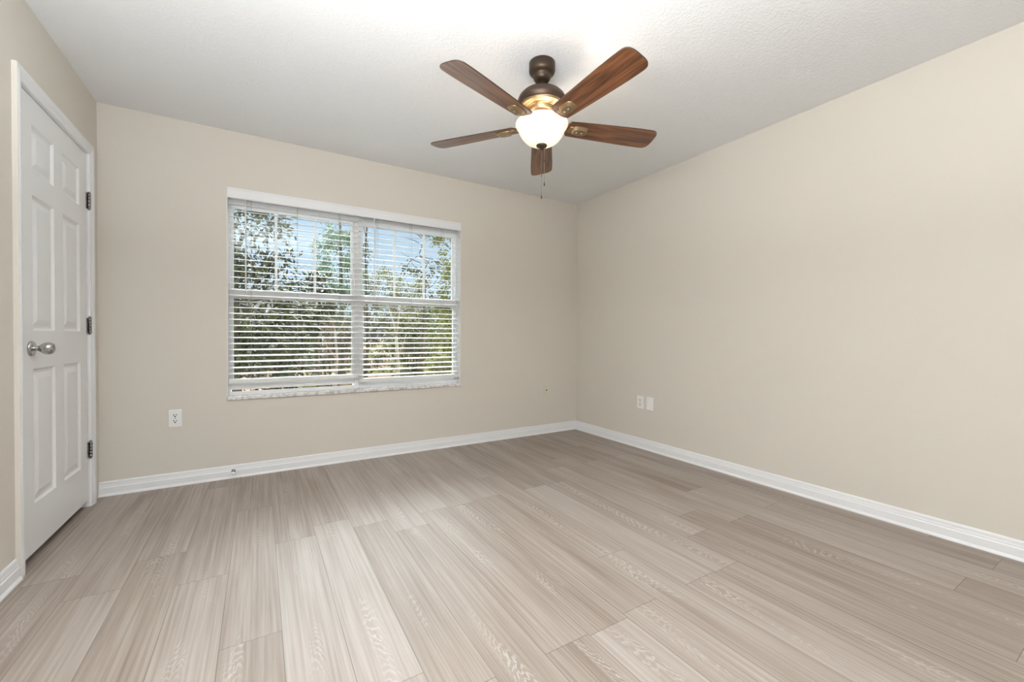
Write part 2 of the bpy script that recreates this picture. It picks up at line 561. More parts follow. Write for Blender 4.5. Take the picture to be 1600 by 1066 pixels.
# ------------------------------------------------------------------ door
door = empty('door_1', (XL, 2.98, 0))
structure(door, 'white six panel door with nickel knob', 'door')
OX, OY = XL, 2.98
def dp(mb, name, m, **kw):
    o = mb.build(name, m, **kw)
    o.parent = door
    o.matrix_parent_inverse = Matrix.Translation((-OX, -OY, 0))
    return o
# slab with six raised panels, built as a height field on its room face
SY0, SY1, SZ0, SZ1 = 2.568, 3.358, 0.040, 2.052
SX = XL - 0.002
def door_slab():
    sw, sh = SY1-SY0, SZ1-SZ0
    st, ms = 0.112, 0.105            # stile and mullion width
    pw = (sw-2*st-ms)/2
    cols = [(SY0+st, SY0+st+pw), (SY1-st-pw, SY1-st)]
    rows = [(SZ0+0.215, SZ0+0.815), (SZ0+0.985, SZ0+1.585), (SZ0+1.690, SZ0+1.895)]
    rings = [(0.0, 0.0), (0.010, -0.0095), (0.021, -0.0095), (0.048, -0.0015)]
    ys = sorted({SY0, SY1} | {v for c in cols for v in c})
    zs = sorted({SZ0, SZ1} | {v for r in rows for v in r})
    mb = MB()
    for i in range(len(ys)-1):
        for j in range(len(zs)-1):
            ya, yb, za, zb = ys[i], ys[i+1], zs[j], zs[j+1]
            pan = any(abs(ya-c[0]) < 1e-6 and abs(yb-c[1]) < 1e-6 for c in cols) and any(abs(za-r[0]) < 1e-6 and abs(zb-r[1]) < 1e-6 for r in rows)
            if not pan:
                mb.add([(SX, ya, za), (SX, yb, za), (SX, yb, zb), (SX, ya, zb)], [(0, 1, 2, 3)])
                continue
            loops = []
            for d, h in rings:
                loops.append([(SX+h, ya+d, za+d), (SX+h, yb-d, za+d), (SX+h, yb-d, zb-d), (SX+h, ya+d, zb-d)])
            vs_ = [p for l in loops for p in l]
            fs = []
            for k in range(len(rings)-1):
                for q in range(4):
                    fs.append((k*4+q, k*4+(q+1) % 4, (k+1)*4+(q+1) % 4, (k+1)*4+q))
            k = len(rings)-1
            fs.append((k*4, k*4+1, k*4+2, k*4+3))
            mb.add(vs_, fs)
    # edges and back
    XB = SX-0.035
    mb.add([(SX, SY0, SZ0), (SX, SY1, SZ0), (SX, SY1, SZ1), (SX, SY0, SZ1), (XB, SY0, SZ0), (XB, SY1, SZ0), (XB, SY1, SZ1), (XB, SY0, SZ1)],
           [(0, 1, 5, 4), (1, 2, 6, 5), (2, 3, 7, 6), (3, 0, 4, 7), (4, 5, 6, 7)])
    return mb
dp(door_slab(), 'door_leaf', m_door)
# jamb lining the opening
jb = MB()
jb.box(XL-0.12, XL, DY0-0.02, DY0+0.009, 0, DZ1+0.02)
jb.box(XL-0.12, XL, DY1-0.009, DY1+0.02, 0, DZ1+0.02)
jb.box(XL-0.12, XL, DY0, DY1, DZ1-0.011, DZ1+0.02)
jb.box(XL-0.075, XL-0.040, DY0+0.009, DY0+0.020, 0, DZ1-0.011)
jb.box(XL-0.075, XL-0.040, DY1-0.020, DY1-0.009, 0, DZ1-0.011)
jb.box(XL-0.075, XL-0.040, DY0+0.009, DY1-0.009, DZ1-0.022, DZ1-0.011)
dp(jb, 'jamb', m_trim)
# moulded casing, mitred at the head
CP = [(0.0, 0.0), (0.0, 0.008), (0.006, 0.011), (0.020, 0.0125), (0.028, 0.0165), (0.036, 0.0165), (0.042, 0.014), (0.052, 0.017), (0.057, 0.016), (0.057, 0.0)]
def casing():
    iy0, iy1, iz = DY0+0.003, DY1-0.003, DZ1-0.006
    mb = MB()
    path = [((iy0, 0.0), (-1, 0)), ((iy0, iz), (-1, 1)), ((iy1, iz), (1, 1)), ((iy1, 0.0), (1, 0))]
    k = len(CP)
    vs_ = []
    for (y, z), (dy, dz) in path:
        vs_ += [(XL+h, y+dy*w, z+dz*w) for w, h in CP]
    fs = []
    for s in range(3):
        for i in range(k):
            fs.append((s*k+i, s*k+(i+1) % k, (s+1)*k+(i+1) % k, (s+1)*k+i))
    fs += [tuple(range(k)), tuple(range(4*k-1, 3*k-1, -1))]
    mb.add(vs_, fs)
    for s in (0, 2):
        mb.mi[s*k+k-2] = 1          # outer edge in the darker wall colour
    return mb
dp(casing(), 'casing', [m_trim, m_wall])
# knob
KY, KZ = 2.655, 0.946
rotx = Matrix.Rotation(math.pi/2, 4, 'Y')    # lathe axis to +X
kb = MB()
kb.lathe([(0, 0), (0.033, 0), (0.034, 0.004), (0.031, 0.009), (0.022, 0.012), (0.0, 0.013)], 40, mx=Matrix.Translation((SX, KY, KZ)) @ rotx)
ros = dp(kb, 'rosette', m_nickel)
kb = MB()
kb.lathe([(0.011, 0.010), (0.0105, 0.022), (0.012, 0.027), (0.018, 0.032), (0.0245, 0.041), (0.0275, 0.052), (0.0265, 0.062), (0.021, 0.071), (0.011, 0.076), (0.0, 0.0775)], 40, mx=Matrix.Translation((SX, KY, KZ)) @ rotx)
dp(kb, 'knob', m_nickel)
sp = MB().box(XL-0.004, XL+0.0015, SY0-0.004, SY0+0.0015, KZ-0.028, KZ+0.028)
dp(sp, 'strike_plate', m_hinge)
for i, z in enumerate((1.785, 1.060, 0.335)):
    hb = MB()
    hy = 3.364
    for s in range(5):
        z0 = z-0.045+s*0.0182
        hb.tube([(XL+0.0085, hy, z0), (XL+0.0085, hy, z0+0.0170)], 0.0072, 12)
    hb.lathe([(0.0, 0.0), (0.0055, 0.0), (0.0068, 0.005), (0.004, 0.009), (0, 0.010)], 12, mx=Matrix.Translation((XL+0.0085, hy, z+0.045)))
    hb.lathe([(0.0, -0.008), (0.004, -0.007), (0.0055, 0.0), (0, 0)], 12, mx=Matrix.Translation((XL+0.0085, hy, z-0.045)))
    hb.box(XL-0.002, XL+0.0020, hy-0.022, hy-0.004, z-0.044, z+0.044)
    hb.box(XL+0.004, XL+0.0145, hy+0.003, hy+0.0085, z-0.044, z+0.044)
    dp(hb, 'hinge', m_hinge)

# ------------------------------------------------------------------ window: two mulled single-hung units
GY = YB+0.10
def window_unit(name, x0, x1, gx0, gx1, raise_, label):
    root = empty(name, ((x0+x1)/2, GY, WZ0))
    structure(root, label, 'window')
    inv = Matrix.Translation((-(x0+x1)/2, -GY, -WZ0))
    def part(mb, nm, m, parent=root, **kw):
        o = mb.build(nm, m, **kw)
        o.parent = parent
        o.matrix_parent_inverse = inv if parent is root else Matrix.Identity(4)
        return o
    fl, fr = gx0-x0-0.017, x1-gx1-0.017
    # outer frame
    f = MB()
    f.box(x0, x0+fl, YB+0.072, YB+0.155, WZ0, WZ1)
    f.box(x1-fr, x1, YB+0.072, YB+0.155, WZ0, WZ1)
    f.box(x0+fl, x1-fr, YB+0.072, YB+0.155, WZ1-0.085, WZ1)
    f.box(x0+fl, x1-fr, YB+0.072, YB+0.083, WZ0, 0.600)
    f.box(x0+fl, x1-fr, YB+0.083, YB+0.155, WZ0, 0.580)
    fo = part(f, 'frame', m_vinyl, bevel=0.002)
    def sash(nm, ya, yb, za, zb, gz0, gz1, muntins):
        s = MB()
        a, b = x0+fl, x1-fr
        s.box(a, gx0, ya, yb, za, zb)
        s.box(gx1, b, ya, yb, za, zb)
        s.box(gx0, gx1, ya, yb, za, gz0)
        s.box(gx0, gx1, ya, yb, gz1, zb)
        so = part(s, nm, m_vinyl, bevel=0.0015)
        ym = (ya+yb)/2
        g = MB().box(gx0-0.004, gx1+0.004, ym-0.0015, ym+0.0015, gz0-0.004, gz1+0.004)
        p = g.build('pane', m_glass); p.parent = so
        for i in range(muntins):
            xm = gx0+(gx1-gx0)*(i+1)/(muntins+1)
            mm = MB().box(xm-0.009, xm+0.009, ym-0.007, ym+0.007, gz0, gz1)
            q = mm.build('muntin', m_vinyl); q.parent = so
        return so
    sash('upper_sash', YB+0.118, YB+0.146, 1.292, WZ1-0.085, 1.346, 1.935, 2)
    lo = sash('lower_sash', YB+0.084, YB+0.114, 0.583+raise_, 1.336, 0.636+raise_, 1.276, 0)
    lk = MB()
    for xx in (gx0+0.13, gx1-0.13):
        lk.box(xx-0.022, xx+0.022, YB+0.088, YB+0.112, 1.336, 1.341)
        lk.box(xx-0.006, xx+0.016, YB+0.092, YB+0.106, 1.341, 1.349)
    l = lk.build('sash_lock', m_vinyl); l.parent = lo
    return root
XM = 0.694
window_unit('window_1', WX0, XM, -0.161, 0.648, 0.030, 'left half of the double white window, lower sash raised a crack')
window_unit('window_2', XM, WX1, 0.742, 1.547, 0.0, 'right half of the double white window, fully shut')

structure(MB().box(WX0-0.004, WX1+0.004, YB-0.014, YB+0.155, WZ0-0.026, WZ0).build('trim_2', m_marble, bevel=0.004), 'speckled marble window sill', 'trim')

# ------------------------------------------------------------------ blinds
def blind(name, x0, x1, zs, rail_z, cords, wand_x, label):
    yc = YB+0.040
    root = empty(name, ((x0+x1)/2, yc, 2.02))
    tag(root, label, 'blind', 'horizontal blinds in the double window')
    inv = Matrix.Translation((-(x0+x1)/2, -yc, -2.02))
    def part(mb, nm, m, **kw):
        o = mb.build(nm, m, **kw)
        o.parent = root
        o.matrix_parent_inverse = inv
        return o
    part(MB().box(x0+0.004, x1-0.004, yc-0.026, yc+0.026, 1.982, 2.034), 'headrail', m_vinyl, bevel=0.002)
    # slats: slightly crowned, room edge tilted down
    s = MB()
    tilt = math.radians(8)
    n = 5
    for z in zs:
        top, bot = [], []
        for i in range(n):
            t = -0.025+0.05*i/(n-1)
            h = 0.0022*(1-(t/0.025)**2)
            yy, zz = yc + t*math.cos(tilt)-h*math.sin(tilt), z + t*math.sin(tilt)+h*math.cos(tilt)
            top.append((yy, zz+0.0014)); bot.append((yy, zz-0.0014))
        prof = top+bot[::-1]
        k = len(prof)
        vs_ = [(x0, a, b) for a, b in prof] + [(x1, a, b) for a, b in prof]
        fs = [(i, (i+1) % k, (i+1) % k+k, i+k) for i in range(k)] + [tuple(range(k)), tuple(range(2*k-1, k-1, -1))]
        s.add(vs_, fs)
    part(s, 'slats', m_slat)
    part(MB().box(x0, x1, yc-0.026, yc+0.026, rail_z-0.028, rail_z), 'bottom_rail', m_slat, bevel=0.003)
    for cx_ in cords:
        for side in (-1, 1):
            yy = yc+side*0.0265
            part(MB().tube([(cx_, yy, 1.985), (cx_, yy, rail_z-0.005)], 0.0008, 6), 'ladder_cord', m_cord)
    w = MB()
    wy = YB+0.005
    w.tube([(wand_x, wy, 1.975), (wand_x, wy, 1.33)], 0.0048, 8)
    w.tube([(wand_x, wy, 1.33), (wand_x, wy, 1.31)], 0.0062, 8)
    w.tube([(wand_x, yc-0.026, 1.99), (wand_x, wy+0.002, 1.987), (wand_x, wy, 1.97)], 0.0018, 6)
    part(w, 'tilt_wand', m_wand)
    return root
m_cord = mat('cord_grey', (0.30, 0.29, 0.28), 0.8)
m_wand = mat('wand_white', (0.84, 0.84, 0.84), 0.3)
blind('venetian_blind', -0.187, 0.6905, [0.7326+0.0431*k for k in range(29)], 0.694, (-0.051, 0.248, 0.549), -0.084,
      'white slatted blind on the left half of the window, hanging slightly higher')
blind('venetian_blind', 0.6965, 1.576, [0.683+0.0437*k for k in range(30)], 0.657, (0.84, 1.129, 1.42), 0.813,
      'white slatted blind on the right half of the window, reaching the lower rail')
vl = MB()
vl.box(WX0+0.001, WX1-0.001, YB-0.010, YB-0.0005, 1.972, 2.044)
vl.box(WX0+0.001, WX1-0.001, YB-0.012, YB-0.009, 1.978, 1.986)
vl.box(WX0+0.001, WX1-0.001, YB-0.012, YB-0.009, 2.030, 2.038)
tag(vl.build('blind_valance', m_trim, bevel=0.002), 'white wooden valance board across the top of the window', 'valance')

# ------------------------------------------------------------------ wall plates
def duplex_outlet(name, loc, rz, label, group=None):
    """plate faces local -Y"""
    root = empty(name, loc, (0, 0, rz))
    tag(root, label, 'outlet', group)
    p = MB().box(-0.036, 0.036, -0.006, 0, -0.0575, 0.0575).build('cover_plate', m_plate, root, bevel=0.0025)
    for s in (1, -1):
        zc = s*0.0195
        ol = []
        for i in range(24):
            a = 2*math.pi*i/24
            ol.append((max(-0.0168, min(0.0168, 0.0185*math.cos(a))), 0.0142*math.sin(a)))
        mxr = Matrix.Translation((0, 0, zc)) @ Matrix.Rotation(math.pi/2, 4, 'X')
        rc_ = MB().prism(ol, 0.004, 0.0075, mx=mxr).build('receptacle', m_plate, root)
        sl = MB()
        sl.box(-0.0090, -0.0052, -0.0079, -0.0070, zc-0.001, zc+0.009)
        sl.box(0.0052, 0.0090, -0.0079, -0.0070, zc+0.000, zc+0.008)
        sl.lathe([(0, 0), (0.0042, 0), (0.0042, 0.001), (0, 0.001)], 12, mx=Matrix.Translation((0, -0.0070, zc-0.007)) @ Matrix.Rotation(math.pi/2, 4, 'X'))
        o = sl.build('slot', m_dark, rc_)
    MB().lathe([(0, 0.0055), (0.003, 0.0065), (0.0022, 0.0072), (0, 0.0074)], 12, mx=Matrix.Rotation(math.pi/2, 4, 'X')).build('screw', m_nickel, root)
    return root
duplex_outlet('power_outlet', (-0.483, YB, 0.452), 0, 'white duplex power outlet below and left of the window')
duplex_outlet('power_outlet', (XR, 2.632, 0.416), -math.pi/2, 'white duplex power outlet on the right wall beside the blank plate')

bpz = empty('blank_plate', (XR, 2.522, 0.416), (0, 0, -math.pi/2))
tag(bpz, 'blank white wall plate on the right wall beside the outlet', 'wall plate')
MB().box(-0.037, 0.037, -0.006, 0, -0.058, 0.058).build('cover_plate', m_plate, bpz, bevel=0.0025)
for s in (1, -1):
    MB().lathe([(0, 0.0055), (0.003, 0.0065), (0.0022, 0.0072), (0, 0.0074)], 12, mx=Matrix.Translation((0, 0, s*0.030)) @ Matrix.Rotation(math.pi/2, 4, 'X')).build('screw', m_plate, bpz)

cxp = empty('cable_plate', (2.558, YB, 0.449))
tag(cxp, 'small ivory cable jack plate on the window wall near the corner', 'wall plate')
m_ivory = mat('plate_ivory', (0.74, 0.69, 0.58), 0.4)
MB().box(-0.036, 0.036, -0.006, 0, -0.0575, 0.0575).build('cover_plate', m_ivory, cxp, bevel=0.0025)
jk = MB()
jk.lathe([(0, 0.014), (0.0048, 0.014), (0.0048, 0.006), (0.0075, 0.006), (0.0075, 0.004)], 12, mx=Matrix.Rotation(math.pi/2, 4, 'X'))
jk.build('cable_jack', m_dark, cxp)

# door stop on the baseboard
ds = empty('door_stop', (-0.160, YB-0.0142, 0.052))
tag(ds, 'small round nickel door stop on the baseboard under the window', 'door stop')
RX = Matrix.Rotation(math.pi/2, 4, 'X')
MB().lathe([(0, 0), (0.0125, 0), (0.0125, 0.003), (0.008, 0.006), (0.0, 0.006)], 20, mx=RX).build('base', m_hinge, ds)
sp = MB()
coil = [(0.0055*math.cos(t*0.9), -0.006-t*0.0009, 0.0055*math.sin(t*0.9)) for t in range(0, 56)]
sp.tube(coil, 0.0013, 6)
sp.build('spring', m_hinge, ds)
MB().lathe([(0, 0.054), (0.0075, 0.054), (0.0085, 0.058), (0.0085, 0.066), (0.006, 0.070), (0, 0.071)], 20, mx=RX).build('tip', m_plate, ds)

# ------------------------------------------------------------------ ceiling fan
FX, FY = 1.269, 1.806
fan = empty('ceiling_fan', (FX, FY, H))
tag(fan, 'five blade walnut and bronze ceiling fan with a lit bowl light', 'ceiling fan')
def fz(prof):
    return [(r, z-H) for r, z in prof]
MB().lathe(fz([(0.0, 2.4399), (0.064, 2.4399), (0.068, 2.437), (0.068, 2.398), (0.065, 2.388), (0.055, 2.380), (0.047, 2.377), (0.045, 2.372), (0.044, 2.358), (0.038, 2.348), (0.026, 2.343), (0.0, 2.343)]), 48).build('canopy', m_bronze, fan)
MB().tube([(0, 0, 2.36-H), (0, 0, 2.280-H)], 0.0135, 20).build('downrod', m_bronze, fan)
MB().lathe(fz([(0.0, 2.296), (0.026, 2.296), (0.032, 2.291), (0.076, 2.289), (0.084, 2.285), (0.086, 2.281), (0.106, 2.273), (0.120, 2.258), (0.1275, 2.240),
               (0.1285, 2.230), (0.1250, 2.226), (0.1250, 2.220), (0.1205, 2.216), (0.1185, 2.211), (0.113, 2.211), (0.0, 2.2115)]), 64).build('motor_housing', m_bronze, fan)
MB().lathe(fz([(0.113, 2.212), (0.111, 2.206), (0.104, 2.203), (0.101, 2.206), (0.094, 2.206), (0.091, 2.201), (0.080, 2.199), (0.076, 2.203), (0.068, 2.203),
               (0.066, 2.198), (0.066, 2.180), (0.062, 2.177), (0.0, 2.177)]), 64).build('motor_ring', m_bronze_in, fan)
MB().lathe(fz([(0.030, 2.180), (0.029, 2.160), (0.034, 2.157), (0.060, 2.154), (0.064, 2.148), (0.064, 2.138), (0.055, 2.134), (0.0, 2.134)]), 48).build('light_fitter', m_bronze_in, fan)
bowl = MB().lathe(fz([(0.127, 2.126), (0.133, 2.127), (0.1365, 2.121), (0.1365, 2.113), (0.133, 2.106), (0.126, 2.101), (0.1235, 2.097), (0.1225, 2.091),
               (0.118, 2.079), (0.109, 2.062), (0.097, 2.046), (0.080, 2.030), (0.060, 2.019), (0.035, 2.012), (0.0, 2.010)]), 72).build('light_bowl', m_bowl, fan)
MB().lathe(fz([(0.0, 2.016), (0.026, 2.015), (0.029, 2.010), (0.026, 2.003), (0.016, 1.998), (0.010, 1.994), (0.009, 1.989), (0.0, 1.986)]), 32).build('finial', m_bronze, fan)

TH0 = 0.9592
BZ = 2.116
def blade_outline():
    pts = []
    r0, r1, w0, w1 = 0.150, 0.655, 0.054, 0.0715
    # lower edge root -> tip, tip arc, upper edge back
    n = 8
    def hw(r):
        t = (r-r0)/(r1-r0)
        return w0+(w1-w0)*min(1, t*1.35)**0.8
    rs = [r0+(r1-0.055-r0)*i/n for i in range(n+1)]
    low = [(r, -hw(r)) for r in rs]
    tip = []
    wt = hw(r1)
    for i in range(1, 16):
        a = -math.pi/2+math.pi*i/16
        ca, sa = math.cos(a), math.sin(a)
        tip.append((r1-0.055+0.055*abs(ca)**0.62, wt*math.copysign(abs(sa)**0.62, sa)))
    upp = [(r, hw(r)) for r in rs[::-1]]
    root = [(r0-0.012, 0.036), (r0-0.016, 0.018), (r0-0.016, -0.018), (r0-0.012, -0.036)]
    return low+tip+upp+root
def make_blade():
    mb = MB()
    ol = blade_outline()
    mb.prism(ol, -0.003, 0.003)
    n = len(ol)
    for i in range(2, 2+n):
        mb.mi[i] = 1
    return mb
def make_iron():
    """bronze bracket from the motor down to the underside of the blade, in blade space (X radial)"""
    mb = MB()
    path = [(0.058, 0.066), (0.085, 0.060), (0.108, 0.042), (0.126, 0.018), (0.142, 0.003), (0.162, -0.0055), (0.205, -0.0065)]
    wid = [0.013, 0.012, 0.0105, 0.0105, 0.014, 0.022, 0.024]
    for i in range(len(path)-1):
        (xa, za), (xb, zb), wa, wb_ = path[i], path[i+1], wid[i], wid[i+1]
        vs_ = [(xa, -wa, za-0.0035), (xa, wa, za-0.0035), (xa, wa, za+0.0025), (xa, -wa, za+0.0025),
               (xb, -wb_, zb-0.0035), (xb, wb_, zb-0.0035), (xb, wb_, zb+0.0025), (xb, -wb_, zb+0.0025)]
        mb.add(vs_, [(0, 1, 5, 4), (1, 2, 6, 5), (2, 3, 7, 6), (3, 0, 4, 7), (0, 3, 2, 1), (4, 5, 6, 7)])
    n = 32
    loops = []
    for (cx_, a_, b_, z) in ((0.212, 0.046, 0.034, -0.0030), (0.212, 0.045, 0.033, -0.0075), (0.208, 0.033, 0.022, -0.0185), (0.206, 0.026, 0.016, -0.0195)):
        lp = []
        for i in range(n):
            t = 2*math.pi*i/n
            c_, s_ = math.cos(t), math.sin(t)
            lp.append((cx_+a_*math.copysign(abs(c_)**0.7, c_), b_*math.copysign(abs(s_)**0.7, s_), z))
        loops.append(lp)
    vs_ = [p for l in loops for p in l]
    fs = [(j*n+i, j*n+(i+1) % n, (j+1)*n+(i+1) % n, (j+1)*n+i) for j in range(3) for i in range(n)]
    fs += [tuple(range(n-1, -1, -1)), tuple(3*n+i for i in range(n))]
    mb.add(vs_, fs)
    return mb
blade0 = make_blade().build('blade', [m_walnut, m_blade_edge], fan, loc=(0, 0, BZ-H), bevel=0.0012)
iron0 = make_iron().build('blade_iron', m_bronze_in, fan, loc=(0, 0, BZ-H), bevel=0.0022)
scr0 = []
for (x, y) in ((0.192, 0.0), (0.222, 0.0)):
    scr = MB().lathe([(0, -0.0225), (0.0035, -0.0220), (0.0052, -0.0200), (0.0052, -0.0185), (0, -0.0185)], 14, mx=Matrix.Translation((x, y, 0)))
    scr0.append(scr.build('screw', m_nickel, iron0))
for k in range(5):
    th = TH0+k*2*math.pi/5
    bl, ir = blade0, iron0
    if k:
        bl = blade0.copy(); C.objects.link(bl)
        ir = iron0.copy(); C.objects.link(ir)
        for q_ in scr0:
            sc_ = q_.copy(); C.objects.link(sc_); sc_.parent = ir
    bl.rotation_euler = (Matrix.Rotation(th, 4, 'Z') @ Matrix.Rotation(math.radians(-12), 4, 'X')).to_euler()
    ir.rotation_euler = bl.rotation_euler
def chain(dx, dy, z0, z1, zc):
    """beaded pull chain with a connector and a drop pull"""
    mb = MB()
    z = z0
    while z > z1+0.020:
        mb.lathe([(0, 0.0012), (0.0011, 0.0005), (0.0011, -0.0005), (0, -0.0012)], 6, mx=Matrix.Translation((dx, dy, z-H)))
        z -= 0.0032
    mb.tube([(dx, dy, z0-H), (dx, dy, z1+0.018-H)], 0.0005, 5)
    c = mb.build('pull_chain', m_chain, fan)
    q = MB().lathe([(0, 0.005), (0.0024, 0.003), (0.0026, -0.003), (0, -0.005)], 10, mx=Matrix.Translation((dx, dy, zc-H)))
    q.build('connector', m_bronze, c)
    q = MB().lathe([(0, 0.020), (0.0014, 0.018), (0.0020, 0.010), (0.0034, 0.004), (0.0026, -0.001), (0, -0.003)], 12, mx=Matrix.Translation((dx, dy, z1-H)))
    q.build('pull', m_bronze, c)
chain(0.0, 0.0, 1.988, 1.734, 1.853)
chain(0.0125, -0.0075, 2.000, 1.802, 1.93)
for i, (dx, dy) in enumerate(((0.066, -0.006), (0.010, -0.058), (0.030, 0.010))):
    b_ = lamp('fan_bulb', 'POINT', (FX+dx, FY+dy, 2.085), 1.25, (1.0, 0.925, 0.82), shadow_soft_size=0.022)

# ------------------------------------------------------------------ outside
m_soil = mat('pine_straw', (0.30, 0.20, 0.15), 1.0, spec=0.0)
tc = nd(m_soil, 'ShaderNodeTexCoord')
nz = nd(m_soil, 'ShaderNodeTexNoise'); nz.inputs['Scale'].default_value = 0.55; nz.inputs['Detail'].default_value = 6
cr = nd(m_soil, 'ShaderNodeValToRGB')
cr.color_ramp.elements[0].position = 0.42; cr.color_ramp.elements[0].color = (0.10, 0.12, 0.045, 1)
cr.color_ramp.elements[1].position = 0.58; cr.color_ramp.elements[1].color = (0.33, 0.21, 0.16, 1)
ln(m_soil, tc.outputs['Object'], nz.inputs['Vector']); ln(m_soil, nz.outputs['Fac'], cr.inputs[0]); ln(m_soil, cr.outputs[0], bsdf(m_soil).inputs['Base Color'])
GZ = -0.45
def ground():
    n = 40
    mb = MB()
    rng = random.Random(3)
    vs_, fs = [], []
    for j in range(n+1):
        for i in range(n+1):
            x, y = -40+90*i/n, YB+TW-0.02+70*j/n
            vs_.append((x, y, GZ+rng.uniform(-0.04, 0.04) + (0.0 if j < 4 else 0.02*(j-4))))
    for j in range(n):
        for i in range(n):
            a = j*(n+1)+i
            fs.append((a, a+1, a+n+2, a+n+1))
    mb.add(vs_, fs, 0, True)
    return structure(mb.build('ground', m_soil), 'reddish leaf litter ground outside the window', 'ground')
ground()
structure(MB().box(-1.85, XR+0.2, YB+0.0, YB+TW-0.01, GZ-0.3, -0.25).build('wall_footing', m_exterior))

def leaf_mat(name, dark, light, rough=0.5):
    m = mat(name, dark, rough, spec=0.12)
    g = nd(m, 'ShaderNodeNewGeometry')
    r = nd(m, 'ShaderNodeValToRGB')
    r.color_ramp.elements[0].color = (*dark, 1)
    r.color_ramp.elements[0].position = 0.15
    r.color_ramp.elements[1].color = (*light, 1)
    ln(m, g.outputs['Random Per Island'], r.inputs[0])
    ln(m, r.outputs[0], bsdf(m).inputs['Base Color'])
    t = nd(m, 'ShaderNodeBsdfTranslucent')
    ln(m, r.outputs[0], t.inputs[0])
    x = nd(m, 'ShaderNodeMixShader'); x.inputs[0].default_value = 0.12
    ln(m, bsdf(m).outputs[0], x.inputs[1]); ln(m, t.outputs[0], x.inputs[2])
    ln(m, x.outputs[0], m.node_tree.nodes['Material Output'].inputs[0])
    return m
m_mag = leaf_mat('leaf_broad', (0.018, 0.026, 0.013), (0.11, 0.125, 0.045), 0.45)
m_pine = leaf_mat('leaf_teal', (0.12, 0.21, 0.13), (0.32, 0.44, 0.25), 0.6)
m_olive = leaf_mat('leaf_olive', (0.17, 0.18, 0.075), (0.4, 0.38, 0.17), 0.6)
m_yel = leaf_mat('leaf_yellow', (0.12, 0.145, 0.035), (0.4, 0.4, 0.11), 0.6)
m_bush = leaf_mat('leaf_bush', (0.045, 0.06, 0.026), (0.18, 0.2, 0.085), 0.6)
m_grey = leaf_mat('leaf_greygreen', (0.1, 0.1, 0.065), (0.27, 0.26, 0.17), 0.6)
m_bark = mat('bark', (0.16, 0.13, 0.10), 0.9, spec=0.1)
m_pale = mat('bark_pale', (0.48, 0.43, 0.36), 0.85, spec=0.1)

def leaf(mb, p, d, nrm, L, W):
    d = d.normalized()
    s = d.cross(nrm)
    if s.length < 1e-4:
        s = d.orthogonal()
    s.normalize()
    n = s.cross(d)
    a, bq, c = p, p+d*L*0.45+s*W*0.5+n*W*0.12, p+d*L
    e_, mid = p+d*L*0.45-s*W*0.5+n*W*0.12, p+d*L*0.5
    mb.add([a, bq, c, e_, mid], [(0, 1, 4), (1, 2, 4), (2, 3, 4), (3, 0, 4)])

def tree(name, base, stems, blobs, n, L, W, m_leaf, m_stem, label, cat, seed, droop=0.3, group=None):
    """stems: polylines with radii, relative to base; blobs: (centre, radii) relative to base"""
    rng = random.Random(seed)
    root = empty(name, base)
    tag(root, label, cat, group)
    st = MB()
    for pts, r0, r1 in stems:
        rr = [r0+(r1-r0)*i/(len(pts)-1) for i in range(len(pts))]
        st.tube(pts, rr, 7)
    vol = [b[1][0]*b[1][1]*b[1][2] for b in blobs]
    tot = sum(vol)
    fo = MB()
    for (c, r), v in zip(blobs, vol):
        c = Vector(c)
        k = int(n*v/tot)
        # twigs that carry the leaves
        tw = max(4, k//40)
        tips = []
        for _ in range(tw):
            u = Vector((rng.gauss(0, 1), rng.gauss(0, 1), rng.gauss(0, 1))).normalized()
            rad = rng.uniform(0.35, 1.0)**0.6
            t = c+Vector((u.x*r[0], u.y*r[1], u.z*r[2]))*rad
            tips.append((t, u))
        for t, u in tips[:max(6, tw//3)]:
            st.tube([c+(t-c)*0.05, c+(t-c)*0.6+Vector((0, 0, 0.04)), t], [0.012, 0.008, 0.003], 4)
        for i in range(k):
            t, u = tips[i % tw]
            sp_ = max(0.10, min(r)*0.28)
            p = t+Vector((rng.gauss(0, 1), rng.gauss(0, 1), rng.gauss(0, 1)))*sp_*0.6
            d = u*0.8+Vector((rng.gauss(0, .6), rng.gauss(0, .6), rng.gauss(0, .6)-droop))
            nn = Vector((rng.gauss(0, .5), rng.gauss(0, .5)-0.4, 1))
            q = rng.uniform(0.65, 1.15)
            leaf(fo, p, d, nn, L*q, W*q)
    if stems or blobs:
        st.build('trunk', m_stem, root)
    if blobs:
        me_o = fo.build('foliage', m_leaf, root)
    return root

GB = GZ
# broad-leaved tree close to the left half of the window
tree('magnolia_tree', (-0.35, 7.0, GB),
     [([(0, 0, 0), (0.05, 0, 1.4), (0.0, 0.05, 2.8), (-0.05, 0, 4.3)], 0.11, 0.04)],
     [((0.05, 0, 0.9), (0.95, 0.8, 0.75)), ((0.10, 0, 1.9), (1.0, 0.8, 0.7)), ((-0.05, 0, 2.9), (0.85, 0.75, 0.75)), ((0.10, 0.0, 3.75), (1.0, 0.8, 0.6)), ((-1.0, 0.2, 2.4), (0.8, 0.8, 1.6))],
     11000, 0.125, 0.048, m_mag, m_bark, 'dark broad-leaved tree right outside the left half of the window', 'tree', 11, 0.35)
tree('young_tree', (0.95, 8.4, GB),
     [([(0, 0, 0), (-0.05, 0, 1.2), (0.0, 0.05, 2.4)], 0.05, 0.02)],
     [((-0.25, 0, 2.1), (0.50, 0.45, 0.42)), ((0.05, 0, 2.45), (0.34, 0.3, 0.30)), ((-0.5, 0, 1.6), (0.5, 0.4, 0.5))],
     2400, 0.115, 0.045, m_mag, m_bark, 'smaller dark leafy tree reaching right of the broad-leaved tree', 'tree', 12, 0.2)
